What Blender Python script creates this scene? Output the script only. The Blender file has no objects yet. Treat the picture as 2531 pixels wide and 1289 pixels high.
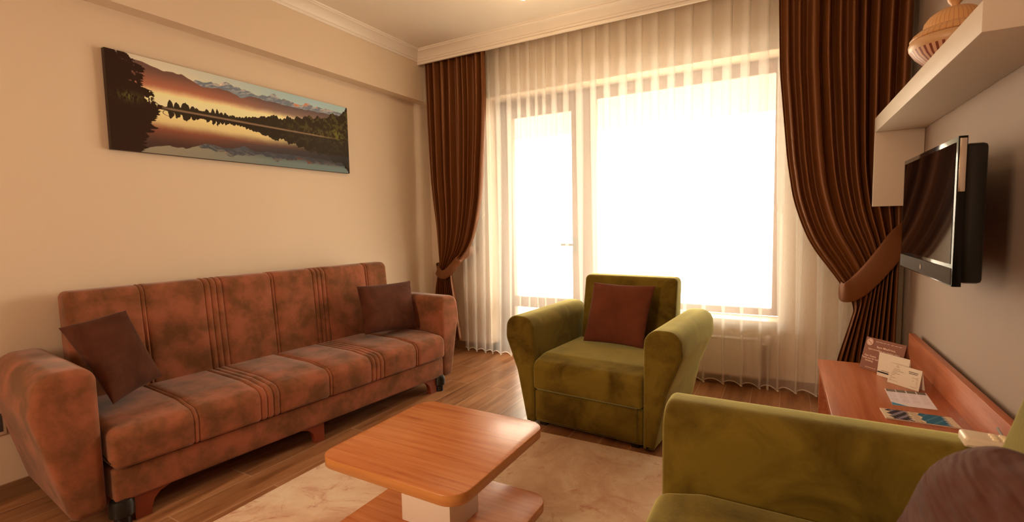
import bpy, bmesh, math, random
import numpy as np
from mathutils import Vector, Matrix
random.seed(7)
S = bpy.context.scene
COL = S.collection
PI = math.pi

# ------------------------------------------------------------ camera
cam_d = bpy.data.cameras.new('camera'); cam = bpy.data.objects.new('camera', cam_d); COL.objects.link(cam)
R0 = Vector((0.87293214, 0.48744609, -0.0196417)).normalized()
R2 = Vector((-0.48742694, 0.86982299, -0.07630825)).normalized()
R1 = R2.cross(R0).normalized()            # image down
M = Matrix((R0, -R1, -R2)).transposed().to_4x4(); M.translation = (0, 0, 1.15)
cam.matrix_world = M
cam_d.sensor_width = 36; cam_d.sensor_fit = 'HORIZONTAL'; cam_d.lens = 17.063
cam_d.clip_start = .02; cam_d.clip_end = 200
cam_d.dof.use_dof = True; cam_d.dof.focus_distance = 2.7; cam_d.dof.aperture_fstop = 4.5
S.camera = cam

# ------------------------------------------------------------ world, light, exposure
W = bpy.data.worlds.new('overcast_sky'); S.world = W; W.use_nodes = True
bg = W.node_tree.nodes['Background']
bg.inputs[1].default_value = 20.5
_t = W.node_tree; _c = _t.nodes.new('ShaderNodeTexCoord'); _s = _t.nodes.new('ShaderNodeSeparateXYZ'); _r = _t.nodes.new('ShaderNodeValToRGB')
_m = _t.nodes.new('ShaderNodeMapRange'); _m.inputs[1].default_value = -1; _m.inputs[2].default_value = 1
_t.links.new(_c.outputs['Generated'], _s.inputs[0]); _t.links.new(_s.outputs[2], _m.inputs[0]); _t.links.new(_m.outputs[0], _r.inputs[0])
_r.color_ramp.elements[0].position = .40; _r.color_ramp.elements[0].color = (.42, .33, .23, 1)      # land below the horizon
_r.color_ramp.elements[1].position = .53; _r.color_ramp.elements[1].color = (1.0, .83, .62, 1)       # bright hazy sky
_t.links.new(_r.outputs[0], bg.inputs[0])
S.view_settings.view_transform = 'Standard'; S.view_settings.look = 'None'
S.view_settings.gamma = 1; S.view_settings.use_curve_mapping = False
S.view_settings.exposure = 0.0
S.cycles.max_bounces = 10; S.cycles.diffuse_bounces = 6; S.cycles.transparent_max_bounces = 24
S.cycles.sample_clamp_indirect = 8
S.cycles.use_denoising = True

# two openings of the window wall guide the daylight sampling
for nm, x0, x1, z0, z1 in (('daylight_window', -1.42, -.02, .47, 2.2), ('daylight_door', -2.2, -1.5, .05, 2.15)):
    ld = bpy.data.lights.new(nm, 'AREA'); ld.shape = 'RECTANGLE'; ld.size = x1-x0; ld.size_y = z1-z0
    ld.cycles.is_portal = True
    lo = bpy.data.objects.new(nm, ld); COL.objects.link(lo)
    lo.location = ((x0+x1)/2, 4.02, (z0+z1)/2); lo.rotation_euler = (-PI/2, 0, 0)
# warm light from an unseen source behind the camera, inferred from the television's shadow
def area(nm, loc, rot, sx, sy, power, color):
    ld = bpy.data.lights.new(nm, 'AREA'); ld.shape = 'RECTANGLE'; ld.size = sx; ld.size_y = sy
    ld.energy = power; ld.color = color
    lo = bpy.data.objects.new(nm, ld); COL.objects.link(lo); lo.location = loc; lo.rotation_euler = rot
    return lo
area('rear_unseen_light', (-1.75, -1.45, 1.5), (PI/2, 0, -.62), .7, .9, 58, (1.0, .68, .42))

# ------------------------------------------------------------ helpers
def lin(c):
    c = c/255
    return c/12.92 if c <= .04045 else ((c+.055)/1.055)**2.4
def alb(r, g, b, k=1.0, tint=(.92, .62, .37)):
    return tuple(min(.93, max(.003, lin(v)/(t*k))) for v, t in zip((r, g, b), tint)) + (1,)

def mat(name, color=(.5, .5, .5, 1), rough=.6, metal=0, spec=.5, sheen=0, build=None, coat=0):
    m = bpy.data.materials.new(name); m.use_nodes = True
    n = m.node_tree.nodes; b = n['Principled BSDF']
    b.inputs['Base Color'].default_value = color; b.inputs['Roughness'].default_value = rough
    b.inputs['Metallic'].default_value = metal; b.inputs['Specular IOR Level'].default_value = spec
    b.inputs['Sheen Weight'].default_value = sheen; b.inputs['Coat Weight'].default_value = coat
    if sheen: b.inputs['Sheen Roughness'].default_value = .4
    if build: build(m.node_tree, b)
    return m
def nd(t, kind, **kw):
    n = t.nodes.new(kind)
    for k, v in kw.items():
        if k in n.inputs: n.inputs[k].default_value = v
        else: setattr(n, k, v)
    return n
def ramp(t, fac, stops):
    r = t.nodes.new('ShaderNodeValToRGB'); e = r.color_ramp.elements
    while len(e) < len(stops): e.new(.5)
    for i, (p, c) in enumerate(stops): e[i].position = p; e[i].color = c
    t.links.new(fac, r.inputs[0]); return r
def coords(t, scale=(1, 1, 1), rot=(0, 0, 0), out='Object'):
    c = t.nodes.new('ShaderNodeTexCoord'); m = t.nodes.new('ShaderNodeMapping')
    m.inputs['Scale'].default_value = scale; m.inputs['Rotation'].default_value = rot
    t.links.new(c.outputs[out], m.inputs[0]); return m.outputs[0]
def bump(t, b, h, strength=.2, dist=.01):
    n = nd(t, 'ShaderNodeBump'); n.inputs['Strength'].default_value = strength; n.inputs['Distance'].default_value = dist
    t.links.new(h, n.inputs['Height']); t.links.new(n.outputs[0], b.inputs['Normal'])
def suede(c1, c2, scale=5, fine=120, contrast=(.42, .6), mid=None, dist=.6):
    def f(t, b):
        co = coords(t)
        n1 = nd(t, 'ShaderNodeTexNoise', Scale=scale, Detail=7, Roughness=.62); n1.inputs['Distortion'].default_value = dist
        t.links.new(co, n1.inputs['Vector'])
        st = [(contrast[0], c1), (contrast[1], c2)]
        if mid: st = [(contrast[0], c1), (sum(contrast)/2, mid), (contrast[1], c2)]
        r = ramp(t, n1.outputs[0], st); t.links.new(r.outputs[0], b.inputs['Base Color'])
        n2 = nd(t, 'ShaderNodeTexNoise', Scale=fine, Detail=3); t.links.new(co, n2.inputs['Vector'])
        bump(t, b, n2.outputs[0], .12, .004)
    return f
def wood(c1, c2, sc, c3=None):
    def f(t, b):
        co = coords(t, sc)
        n1 = nd(t, 'ShaderNodeTexNoise', Scale=1.0, Detail=8, Roughness=.65); t.links.new(co, n1.inputs['Vector'])
        st = [(.32, c2), (.62, c1)]
        if c3: st = [(.3, c3), (.42, c2), (.62, c1)]
        r = ramp(t, n1.outputs[0], st); t.links.new(r.outputs[0], b.inputs['Base Color'])
        bump(t, b, n1.outputs[0], .05, .002)
    return f
def paint(fine=60, strength=.05):
    def f(t, b):
        n = nd(t, 'ShaderNodeTexNoise', Scale=fine, Detail=4); t.links.new(coords(t), n.inputs['Vector'])
        bump(t, b, n.outputs[0], strength, .003)
    return f

def setp(o, label=None, cat=None, group=None, kind=None):
    if label: o['label'] = label
    if cat: o['category'] = cat
    if group: o['group'] = group
    if kind: o['kind'] = kind
    return o
def thing(name, label, cat, loc=(0, 0, 0), rz=0, group=None):
    o = bpy.data.objects.new(name, None); COL.objects.link(o); o.empty_display_size = .1
    o.location = loc; o.rotation_euler = (0, 0, rz)
    return setp(o, label, cat, group)
def obj(name, verts, faces, m, parent=None, smooth=True, angle=40, label=None):
    me = bpy.data.meshes.new(name); me.from_pydata([tuple(v) for v in verts], [], [tuple(f) for f in faces])
    bm = bmesh.new(); bm.from_mesh(me); bmesh.ops.recalc_face_normals(bm, faces=bm.faces); bm.to_mesh(me); bm.free()
    if smooth:
        me.shade_smooth(); me.set_sharp_from_angle(angle=math.radians(angle))
    me.materials.append(m)
    o = bpy.data.objects.new(name, me); COL.objects.link(o)
    if parent: o.parent = parent
    if label: o['label'] = label
    return o
def bobj(name, bm, m, parent=None, angle=40, label=None, recalc=True):
    if recalc: bmesh.ops.recalc_face_normals(bm, faces=bm.faces)
    me = bpy.data.meshes.new(name); bm.to_mesh(me); bm.free()
    me.shade_smooth(); me.set_sharp_from_angle(angle=math.radians(angle)); me.materials.append(m)
    o = bpy.data.objects.new(name, me); COL.objects.link(o)
    if parent: o.parent = parent
    if label: o['label'] = label
    return o
def add_box(bm, lo, hi, r=0, seg=2, mtx=None):
    b2 = bmesh.new(); bmesh.ops.create_cube(b2, size=1)
    for v in b2.verts:
        v.co = Vector([lo[i]+(v.co[i]+.5)*(hi[i]-lo[i]) for i in range(3)])
    if r > 0: bmesh.ops.bevel(b2, geom=b2.edges[:], offset=r, segments=seg, affect='EDGES', profile=.5)
    if mtx: bmesh.ops.transform(b2, matrix=mtx, verts=b2.verts)
    me = bpy.data.meshes.new('t'); b2.to_mesh(me); b2.free(); bm.from_mesh(me); bpy.data.meshes.remove(me)
def box(name, lo, hi, m, parent=None, r=0, seg=2, label=None):
    bm = bmesh.new(); add_box(bm, lo, hi, r, seg)
    return bobj(name, bm, m, parent, 35, label)
def rprof(corners, n=7):
    pts = []; N = len(corners)
    for i in range(N):
        p = Vector(corners[i][:2]); r = corners[i][2]
        a = Vector(corners[i-1][:2]); b = Vector(corners[(i+1) % N][:2])
        if r <= 0: pts.append(p); continue
        d1 = (a-p).normalized(); d2 = (b-p).normalized(); ang = d1.angle(d2)
        k = r/math.tan(ang/2); k = min(k, (a-p).length*.499, (b-p).length*.499); rr = k*math.tan(ang/2)
        c = p+(d1+d2).normalized()*(rr/math.sin(ang/2))
        s = p+d1*k-c; e = p+d2*k-c
        a0 = math.atan2(s.y, s.x); a1 = math.atan2(e.y, e.x); da = (a1-a0+PI) % (2*PI)-PI
        for j in range(n): 
            t = a0+da*j/(n-1); pts.append(c+Vector((math.cos(t), math.sin(t)))*rr)
    return pts
def offset(pts, d):
    A = sum(pts[i].x*pts[(i+1) % len(pts)].y-pts[(i+1) % len(pts)].x*pts[i].y for i in range(len(pts)))
    sg = 1 if A > 0 else -1; out = []
    for i in range(len(pts)):
        e1 = (pts[i]-pts[i-1]); e2 = (pts[(i+1) % len(pts)]-pts[i])
        n1 = Vector((e1.y, -e1.x)); n2 = Vector((e2.y, -e2.x))
        n = n1.normalized()+n2.normalized() if n1.length > 1e-9 and n2.length > 1e-9 else (n1 if n1.length > n2.length else n2)
        out.append(pts[i]-n.normalized()*sg*d if n.length > 1e-9 else pts[i])
    return out
def stations(t0, t1, r, seams=(), n=6, step=None):
    L = []
    for k in range(n+1):
        a = PI/2*k/n; L.append((t0+r*(1-math.cos(a)), r*(1-math.sin(a))*.9))
    for (t, d, w) in sorted(seams):
        L += [(t-w, 0), (t-w*.45, d*.35), (t, d), (t+w*.45, d*.35), (t+w, 0)]
    if step:
        x = t0+r+step
        while x < t1-r-step*.4:
            if all(abs(x-l[0]) > step*.4 for l in L): L.append((x, 0))
            x += step
    for k in range(n+1):
        a = PI/2*(1-k/n); L.append((t1-r*(1-math.cos(a)), r*(1-math.sin(a))*.9))
    return sorted(L, key=lambda q: q[0])
def loft(name, prof, sts, f, m, parent=None, angle=50, label=None, wob=None):
    V = []; F = []; n = len(prof)
    for (t, d) in sts:
        for p in offset(prof, d):
            v = Vector(f(t, p.x, p.y))
            if wob: v = wob(v)
            V.append(v)
    for i in range(len(sts)-1):
        for j in range(n):
            k = (j+1) % n; F.append((i*n+j, i*n+k, (i+1)*n+k, (i+1)*n+j))
    F.append(tuple(range(n))); F.append(tuple(range((len(sts)-1)*n, len(sts)*n)))
    return obj(name, V, F, m, parent, True, angle, label)
def tube(name, pts, r, m, parent=None, n=10, label=None, closed=False):
    V = []; F = []; pts = [Vector(p) for p in pts]; N = len(pts); rr = r if isinstance(r, (list, tuple)) else [r]*N
    up = Vector((0, 0, 1))
    for i, p in enumerate(pts):
        d = (pts[min(i+1, N-1)]-pts[max(i-1, 0)]).normalized()
        a = d.cross(up if abs(d.z) < .95 else Vector((1, 0, 0))).normalized(); b = d.cross(a)
        for j in range(n):
            t = 2*PI*j/n; V.append(p+(a*math.cos(t)+b*math.sin(t))*rr[i])
    for i in range(N-1):
        for j in range(n):
            k = (j+1) % n; F.append((i*n+j, i*n+k, (i+1)*n+k, (i+1)*n+j))
    F.append(tuple(range(n))); F.append(tuple(range((N-1)*n, N*n)))
    return obj(name, V, F, m, parent, True, 50, label)
def lathe(name, prof, m, parent=None, n=48, rib=0, ribn=0, z=None, label=None, xy=(0, 0)):
    V = []; F = []
    for i, (r, h) in enumerate(prof):
        for j in range(n):
            t = 2*PI*j/n; q = r*(1+(rib*math.cos(ribn*t) if rib else 0)); V.append((xy[0]+q*math.cos(t), xy[1]+q*math.sin(t), h))
    for i in range(len(prof)-1):
        for j in range(n):
            k = (j+1) % n; F.append((i*n+j, i*n+k, (i+1)*n+k, (i+1)*n+j))
    F.append(tuple(range(n))); F.append(tuple(range((len(prof)-1)*n, len(prof)*n)))
    return obj(name, V, F, m, parent, True, 40, label)

# ------------------------------------------------------------ materials
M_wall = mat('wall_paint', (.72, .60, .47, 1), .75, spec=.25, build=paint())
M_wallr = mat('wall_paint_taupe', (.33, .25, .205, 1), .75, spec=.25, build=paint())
M_ceil = mat('ceiling_paint', (.80, .73, .64, 1), .42, spec=.35, build=paint(40, .02))
M_white = mat('white_gloss_paint', (.82, .76, .69, 1), .35, spec=.4)
M_lam = mat('white_laminate', (.60, .52, .44, 1), .5, spec=.2)
def floor_b(t, b):
    co = coords(t, (1, 1, 1), (0, 0, PI/2))
    br = nd(t, 'ShaderNodeTexBrick', Scale=1.0); br.offset = .37; br.offset_frequency = 2; br.squash = 1
    br.inputs['Color1'].default_value = (.1, .1, .1, 1); br.inputs['Color2'].default_value = (.9, .9, .9, 1)
    br.inputs['Mortar'].default_value = (.5, .5, .5, 1); br.inputs['Mortar Size'].default_value = .0022
    br.inputs['Brick Width'].default_value = .95; br.inputs['Row Height'].default_value = .165; br.inputs['Bias'].default_value = 0
    br.inputs['Mortar Smooth'].default_value = .2
    t.links.new(co, br.inputs['Vector'])
    n = nd(t, 'ShaderNodeTexNoise', Scale=1, Detail=8, Roughness=.62); n.inputs['Distortion'].default_value = .35
    co2 = coords(t, (17, 1.7, 1))
    add = nd(t, 'ShaderNodeVectorMath', operation='MULTIPLY_ADD'); 
    t.links.new(br.outputs['Color'], add.inputs[0]); add.inputs[1].default_value = (9, 5, 7); t.links.new(co2, add.inputs[2])
    t.links.new(add.outputs[0], n.inputs['Vector'])
    r = ramp(t, n.outputs[0], [(.30, (.16, .062, .026, 1)), (.5, (.31, .145, .066, 1)), (.70, (.46, .25, .135, 1))])
    hs = nd(t, 'ShaderNodeHueSaturation'); t.links.new(r.outputs[0], hs.inputs['Color'])
    mr = nd(t, 'ShaderNodeMapRange'); t.links.new(br.outputs['Color'], mr.inputs[0]); mr.inputs[3].default_value = .8; mr.inputs[4].default_value = 1.2
    t.links.new(mr.outputs[0], hs.inputs['Value'])
    mx = nd(t, 'ShaderNodeMix', data_type='RGBA'); t.links.new(br.outputs['Fac'], mx.inputs[0])
    t.links.new(hs.outputs[0], mx.inputs[6]); mx.inputs[7].default_value = (.50, .33, .22, 1)
    t.links.new(mx.outputs[2], b.inputs['Base Color'])
    bump(t, b, n.outputs[0], .06, .003)
M_floor = mat('wood_plank_tile', rough=.30, spec=.5, build=floor_b)
M_base = mat('skirting_brown', (.26, .15, .08, 1), .45, build=wood((.27, .15, .075, 1), (.2, .105, .05, 1), (3, 3, 40)))
M_frame = mat('window_frame_wood', (.2, .09, .05, 1), .5, build=wood((.23, .11, .065, 1), (.16, .07, .04, 1), (30, 30, 3)))
c1 = (.32, .108, .060, 1); c2 = (.155, .064, .028, 1)
M_suede = mat('mottled_brown_suede', rough=.95, spec=.12, sheen=.25, build=suede(c2, c1, 7.5, 150, (.38, .62), (.235, .088, .043, 1), dist=.15))
M_sueded = mat('dark_brown_suede', rough=.95, spec=.1, sheen=.12, build=suede((.06, .02, .012, 1), (.10, .034, .02, 1), 8, 160, (.35, .65)))
M_green = mat('olive_green_velvet', rough=.9, spec=.12, sheen=.9, build=suede((.065, .038, .003, 1), (.165, .115, .014, 1), 5.0, 150, (.33, .6)))
M_green.node_tree.nodes['Principled BSDF'].inputs['Sheen Tint'].default_value = (.9, .85, .35, 1)
M_orange = mat('cherry_laminate', rough=.27, spec=.35, build=wood((.60, .235, .085, 1), (.50, .17, .055, 1), (2.2, 46, 46), (.36, .10, .03, 1)))
M_oredge = mat('cherry_edge_band', rough=.3, spec=.5, build=wood((.55, .24, .07, 1), (.46, .18, .05, 1), (3, 3, 40)))
M_cons = mat('console_cherry_laminate', rough=.3, spec=.3, build=wood((.47, .15, .062, 1), (.37, .10, .036, 1), (46, 2.2, 46), (.34, .09, .034, 1)))
M_leg = mat('reddish_stained_leg', (.22, .045, .02, 1), .4)
M_black = mat('black_plastic', (.006, .006, .006, 1), .35)
M_blackg = mat('black_gloss', (.004, .0035, .003, 1), .1, spec=.25)
M_screen = mat('dark_glass_screen', (.004, .003, .003, 1), .05, spec=.3)
M_gray = mat('grey_plastic', (.10, .09, .085, 1), .6, spec=.0)
M_chrome = mat('bright_chrome', (.85, .8, .75, 1), .12, metal=1)
M_plast = mat('cream_plastic', (.72, .60, .46, 1), .4)
M_radi = mat('radiator_enamel', (.78, .72, .66, 1), .35)
M_pipe = mat('white_pipe_enamel', (.62, .6, .56, 1), .4)
M_paper = mat('white_paper', (.80, .72, .62, 1), .6)
M_brownc = mat('brown_card', (.23, .075, .04, 1), .55)
M_print = mat('pale_print', (.85, .60, .48, 1), .6)
M_ink = mat('dark_ink', (.10, .065, .045, 1), .7)
M_inkl = mat('faded_ink', (.38, .29, .21, 1), .7)
def drape_b(t, b):
    n = nd(t, 'ShaderNodeTexNoise', Scale=1, Detail=4); t.links.new(coords(t, (160, 160, 12)), n.inputs['Vector'])
    bump(t, b, n.outputs[0], .02, .001)
M_drape = mat('bronze_satin', (.165, .056, .014, 1), .42, metal=.25, spec=.4, sheen=0, build=drape_b)
def sheer_mat(name, dens):
    m = bpy.data.materials.new(name); m.use_nodes = True; t = m.node_tree; t.nodes.clear()
    out = nd(t, 'ShaderNodeOutputMaterial'); tr = nd(t, 'ShaderNodeBsdfTransparent')
    d = nd(t, 'ShaderNodeBsdfDiffuse', Color=(.92, .90, .87, 1)); tl = nd(t, 'ShaderNodeBsdfTranslucent', Color=(.95, .93, .90, 1))
    m1 = nd(t, 'ShaderNodeMixShader'); m1.inputs[0].default_value = .5
    t.links.new(d.outputs[0], m1.inputs[1]); t.links.new(tl.outputs[0], m1.inputs[2])
    n = nd(t, 'ShaderNodeTexNoise', Scale=1, Detail=3); t.links.new(coords(t, (260, 260, 30)), n.inputs['Vector'])
    mr = nd(t, 'ShaderNodeMapRange'); t.links.new(n.outputs[0], mr.inputs[0]); mr.inputs[1].default_value = .3; mr.inputs[2].default_value = .7
    mr.inputs[3].default_value = dens-.015; mr.inputs[4].default_value = dens+.015
    m2 = nd(t, 'ShaderNodeMixShader'); t.links.new(mr.outputs[0], m2.inputs[0])
    t.links.new(tr.outputs[0], m2.inputs[1]); t.links.new(m1.outputs[0], m2.inputs[2]); t.links.new(m2.outputs[0], out.inputs[0])
    return m
M_sheer = sheer_mat('white_voile', .30); M_hem = sheer_mat('voile_hem', .8)
m = bpy.data.materials.new('window_glass'); m.use_nodes = True; t = m.node_tree; t.nodes.clear()
out = nd(t, 'ShaderNodeOutputMaterial'); tr = nd(t, 'ShaderNodeBsdfTransparent', Color=(.97, .98, .97, 1)); gl = nd(t, 'ShaderNodeBsdfGlossy', Roughness=.02)
mx = nd(t, 'ShaderNodeMixShader'); mx.inputs[0].default_value = .05
t.links.new(tr.outputs[0], mx.inputs[1]); t.links.new(gl.outputs[0], mx.inputs[2]); t.links.new(mx.outputs[0], out.inputs[0]); M_glass = m
def emis(name, c, s):
    m = bpy.data.materials.new(name); m.use_nodes = True; b = m.node_tree.nodes['Principled BSDF']
    b.inputs['Base Color'].default_value = (.8, .8, .8, 1); b.inputs['Emission Color'].default_value = c; b.inputs['Emission Strength'].default_value = s
    return m
def rug_b(t, b):
    co = coords(t)
    n1 = nd(t, 'ShaderNodeTexNoise', Scale=2.6, Detail=6, Roughness=.6); n1.inputs['Distortion'].default_value = 1.2; t.links.new(co, n1.inputs['Vector'])
    r = ramp(t, n1.outputs[0], [(.36, (.60, .36, .24, 1)), (.52, (.76, .56, .40, 1)), (.66, (.84, .70, .54, 1))])
    n2 = nd(t, 'ShaderNodeTexNoise', Scale=5, Detail=8, Roughness=.7); n2.inputs['Distortion'].default_value = 2; t.links.new(co, n2.inputs['Vector'])
    r2 = ramp(t, n2.outputs[0], [(.56, (0, 0, 0, 1)), (.68, (1, 1, 1, 1))])
    mx = nd(t, 'ShaderNodeMix', data_type='RGBA'); t.links.new(r2.outputs[0], mx.inputs[0]); t.links.new(r.outputs[0], mx.inputs[6]); mx.inputs[7].default_value = (.58, .28, .18, 1)
    t.links.new(mx.outputs[2], b.inputs['Base Color'])
    n3 = nd(t, 'ShaderNodeTexNoise', Scale=38, Detail=6, Roughness=.7); t.links.new(co, n3.inputs['Vector']); bump(t, b, n3.outputs[0], .5, .02)
M_rug = mat('pale_marbled_pile', rough=.95, spec=.1, sheen=.2, build=rug_b)
m = bpy.data.materials.new('printed_picture'); m.use_nodes = True; t = m.node_tree; b = t.nodes['Principled BSDF']
a = nd(t, 'ShaderNodeAttribute', attribute_name='paint'); t.links.new(a.outputs[0], b.inputs['Base Color']); b.inputs['Roughness'].default_value = .75; b.inputs['Specular IOR Level'].default_value = .15; M_pict = m

# ------------------------------------------------------------ setting
XL, XR, YW, YB, H = -2.921, .63, 3.66, -2.4, 2.65
XU = -2.82
def struct(o): o['kind'] = 'structure'; return o
struct(box('floor', (XL-.2, YB-.2, -.1), (XR+.2, 4.0, 0), M_floor))
struct(box('ceiling', (XL-.2, YB-.2, H), (XR+.2, 4.0, H+.1), M_ceil))
struct(box('wall_left', (XL-.15, YB-.15, 0), (XL, 4.0, H), M_wall))
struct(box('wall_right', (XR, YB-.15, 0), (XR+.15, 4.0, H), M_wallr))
struct(box('wall_back', (XL, YB-.15, 0), (XR, YB, H), M_wall))
struct(box('trim_1', (XL, YB, 2.245), (XU, YW, H), M_wall))             # boxed beam along the left wall
# window wall with one opening: door part to the floor, window part above the sill
XO0, XO1, XOM, ZL, ZS = -2.28, -.02, -1.50, 2.24, .43
bm = bmesh.new()
add_box(bm, (XL, YW, 0), (XO0, 4.0, H)); add_box(bm, (XO1, YW, 0), (XR, 4.0, H))
add_box(bm, (XO0, YW, ZL), (XO1, 4.0, H)); add_box(bm, (XOM, YW, 0), (XO1, 4.0, ZS))
struct(bobj('wall_window', bm, M_wall))
struct(box('trim_2', (XOM+.0, YW-.035, ZS), (XO1+.03, 3.84, ZS+.035), M_white, r=.006))      # sill
bb = .072
struct(box('baseboard_left', (XL, YB, 0), (XL+.012, YW, bb), M_base))
bm = bmesh.new(); add_box(bm, (XL, YW-.012, 0), (XO0+.0, YW, bb)); add_box(bm, (XO0-.012, YW, 0), (XO0, 3.84, bb)); struct(bobj('baseboard_window', bm, M_base))
struct(box('baseboard_window_right', (XOM, YW-.012, 0), (XR, YW, bb), M_base))
struct(box('baseboard_right', (XR-.012, YB, 0), (XR, YW, bb), M_base))
# crown moulding: profile (out from wall, z)
cp = [(0, 2.565), (.008, 2.565), (.012, 2.572), (.012, 2.580), (.018, 2.583), (.022, 2.592), (.03, 2.604), (.046, 2.620), (.062, 2.629), (.070, 2.632), (.070, 2.640), (.078, 2.642), (.082, 2.650), (0, 2.650)]
def crown(name, a, b, nrm, m0=0, m1=0):
    # a,b: wall line ends; nrm into the room; m0/m1 mitre factors
    a = Vector(a); b = Vector(b); d = (b-a).normalized(); V = []; F = []; n = len(cp)
    for (p, mm) in ((a, m0), (b, m1)):
        for (o_, z) in cp:
            q = p+Vector((nrm[0], nrm[1], 0))*o_+d*mm*o_; V.append((q.x, q.y, z))
    for j in range(n): k = (j+1) % n; F.append((j, k, n+k, n+j))
    F += [tuple(range(n)), tuple(range(n, 2*n))]
    return struct(obj(name, V, F, M_white, None, True, 25))
YV = 3.41
crown('trim_3', (XU, YB, 0), (XU, YV, 0), (1, 0), 0, -1)
crown('trim_4', (XU, YV, 0), (XR, YV, 0), (0, -1), 1, 0)
vb = struct(box('trim_5', (XU, YV, 2.545), (XR, YV+.018, H), M_white))    # curtain pelmet board
# curtain tracks hidden behind the pelmet
tr1 = setp(box('curtain_track', (XU+.01, 3.455, 2.622), (XR-.01, 3.475, H), M_white), 'white curtain track behind the pelmet carrying the heavy bronze drapes', 'curtain track')
tr2 = setp(box('sheer_track', (XU+.01, 3.532, 2.624), (XR-.01, 3.55, H), M_white), 'white curtain track nearest the window carrying the sheer', 'curtain track')

# window and balcony door, set back in the opening
YF0, YF1 = 3.85, 3.91
def frame(name, x0, x1, z0, z1, w, m, parent, rails=(), y0=YF0, y1=YF1, label=None):
    bm = bmesh.new()
    wl, wr, wb, wt = w
    add_box(bm, (x0, y0, z0), (x0+wl, y1, z1), .004); add_box(bm, (x1-wr, y0, z0), (x1, y1, z1), .004)
    add_box(bm, (x0+wl, y0, z0), (x1-wr, y1, z0+wb), .004); add_box(bm, (x0+wl, y0, z1-wt), (x1-wr, y1, z1), .004)
    for (a_, b_) in rails: add_box(bm, (x0+wl, y0, a_), (x1-wr, y1, b_), .004)
    return bobj(name, bm, m, parent, label=label)
win = thing('window_1', None, None, (0, 0, 0)); win['kind'] = 'structure'
frame('window_frame', -1.46, XO1, ZS+.035, ZL-.002, (.105, .045, .05, .095), M_frame, win)
box('window_pane', (-1.36, 3.875, .52), (-.06, 3.885, 2.14), M_glass, win)
dr = thing('door_1', None, None, (0, 0, 0)); dr['kind'] = 'structure'
frame('door_frame', XO0, -1.462, 0, ZL-.002, (.07, .012, .03, .07), M_frame, dr, y0=YF0+.01)
frame('door_sash', XO0+.072, -1.477, .032, ZL-.074, (.075, .085, .11, .09), M_frame, dr, rails=[(.40, .495)], y0=YF0-.01)
box('door_pane', (-2.14, 3.87, .49), (-1.56, 3.88, 2.07), M_glass, dr)
box('lower_door_pane', (-2.14, 3.87, .13), (-1.56, 3.88, .41), M_glass, dr)
bm = bmesh.new(); add_box(bm, (-1.55, 3.83, .9), (-1.52, 3.842, 1.02), .004); add_box(bm, (-1.65, 3.79, .955), (-1.53, 3.805, .975), .006); add_box(bm, (-1.54, 3.8, .958), (-1.53, 3.835, .972), .002)
bobj('door_handle', bm, M_black, dr)

# balcony outside
M_balc = mat('balcony_paint', (.28, .25, .155, 1), .7, build=paint())
M_tile = mat('balcony_tile', (.72, .70, .66, 1), .6, build=paint())
struct(box('balcony_floor', (-4.6, 4.0, -.15), (3, 6.1, -.05), M_tile))
struct(box('balcony_ceiling', (-4.6, 4.0, 2.33), (3, 6.15, 2.5), M_balc))
rl = thing('balcony_railing', 'pale metal balcony railing outside the window, washed out by daylight', 'railing', (-1.0, 6.0, -.05))
M_rail = mat('pale_railing_metal', (.8, .8, .78, 1), .4)
box('top_rail', (-3.1, -.03, .98), (3.1, .03, 1.02), M_rail, rl, .006); box('bottom_rail', (-3.1, -.015, .08), (3.1, .015, .11), M_rail, rl)
box('post', (-3.1, -.02, 0), (-3.06, .02, .98), M_rail, rl); box('post', (3.06, -.02, 0), (3.1, .02, .98), M_rail, rl)
bal = box('baluster', (-.009, -.009, .11), (.009, .009, .98), M_rail, rl); bal.location.x = -2.93
for k in range(1, 46):
    b_ = bal.copy(); COL.objects.link(b_); b_.parent = rl; b_.location.x = -2.93+k*.13

# ------------------------------------------------------------ radiator and pipes
rd = thing('radiator', 'white panel radiator under the window sill behind the sheer', 'radiator', (-.72, YW, .07))
bm = bmesh.new(); V = []
nx = 0; L = .6; xs = []
x = -L
while x < L-1e-6:
    xs += [(x, 0), (x+.022, 0), (x+.027, .006), (x+.033, .006), (x+.038, 0)]; x += .045
for face_y, nm in ((-.062, 'front_panel'), (-.02, 'rear_panel')):
    V = []; F = []
    for (xx, d) in xs:
        for (zz, k) in ((0, 0), (.018, 0), (.03, 1), (.235, 1), (.247, 0), (.265, 0)):
            V.append((xx, face_y+d*k, zz))
    for i in range(len(xs)-1):
        for j in range(5): F.append((i*6+j, i*6+j+1, (i+1)*6+j+1, (i+1)*6+j))
    o = obj(nm, V, F, M_radi, rd, True, 20); sm = o.modifiers.new('s', 'SOLIDIFY'); sm.thickness = .003
bm = bmesh.new(); add_box(bm, (-L, -.066, .262), (L, -.012, .27))
for k in range(60): add_box(bm, (-L+.01+k*.02, -.06, .27), (-L+.018+k*.02, -.018, .273))
bobj('top_grille', bm, M_radi, rd)
box('side_cover', (-L-.002, -.064, 0), (-L+.002, -.014, .265), M_radi, rd); box('side_cover', (L-.002, -.064, 0), (L+.002, -.014, .265), M_radi, rd)
box('wall_bracket', (-.4, -.022, .04), (-.36, 0, .22), M_radi, rd); box('wall_bracket', (.36, -.022, .04), (.4, 0, .22), M_radi, rd)
tube('valve_pipe', [(L+.045, -.035, -.07), (L+.045, -.035, .235)], .008, M_pipe, rd)
tube('valve_arm', [(L, -.035, .235), (L+.05, -.035, .235)], .009, M_chrome, rd)
lathe('thermostat_knob', [(.004, .235), (.016, .237), (.022, .25), (.024, .28), (.021, .295), (.004, .30)], M_radi, rd, 20, xy=(L+.045, -.045))
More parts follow.
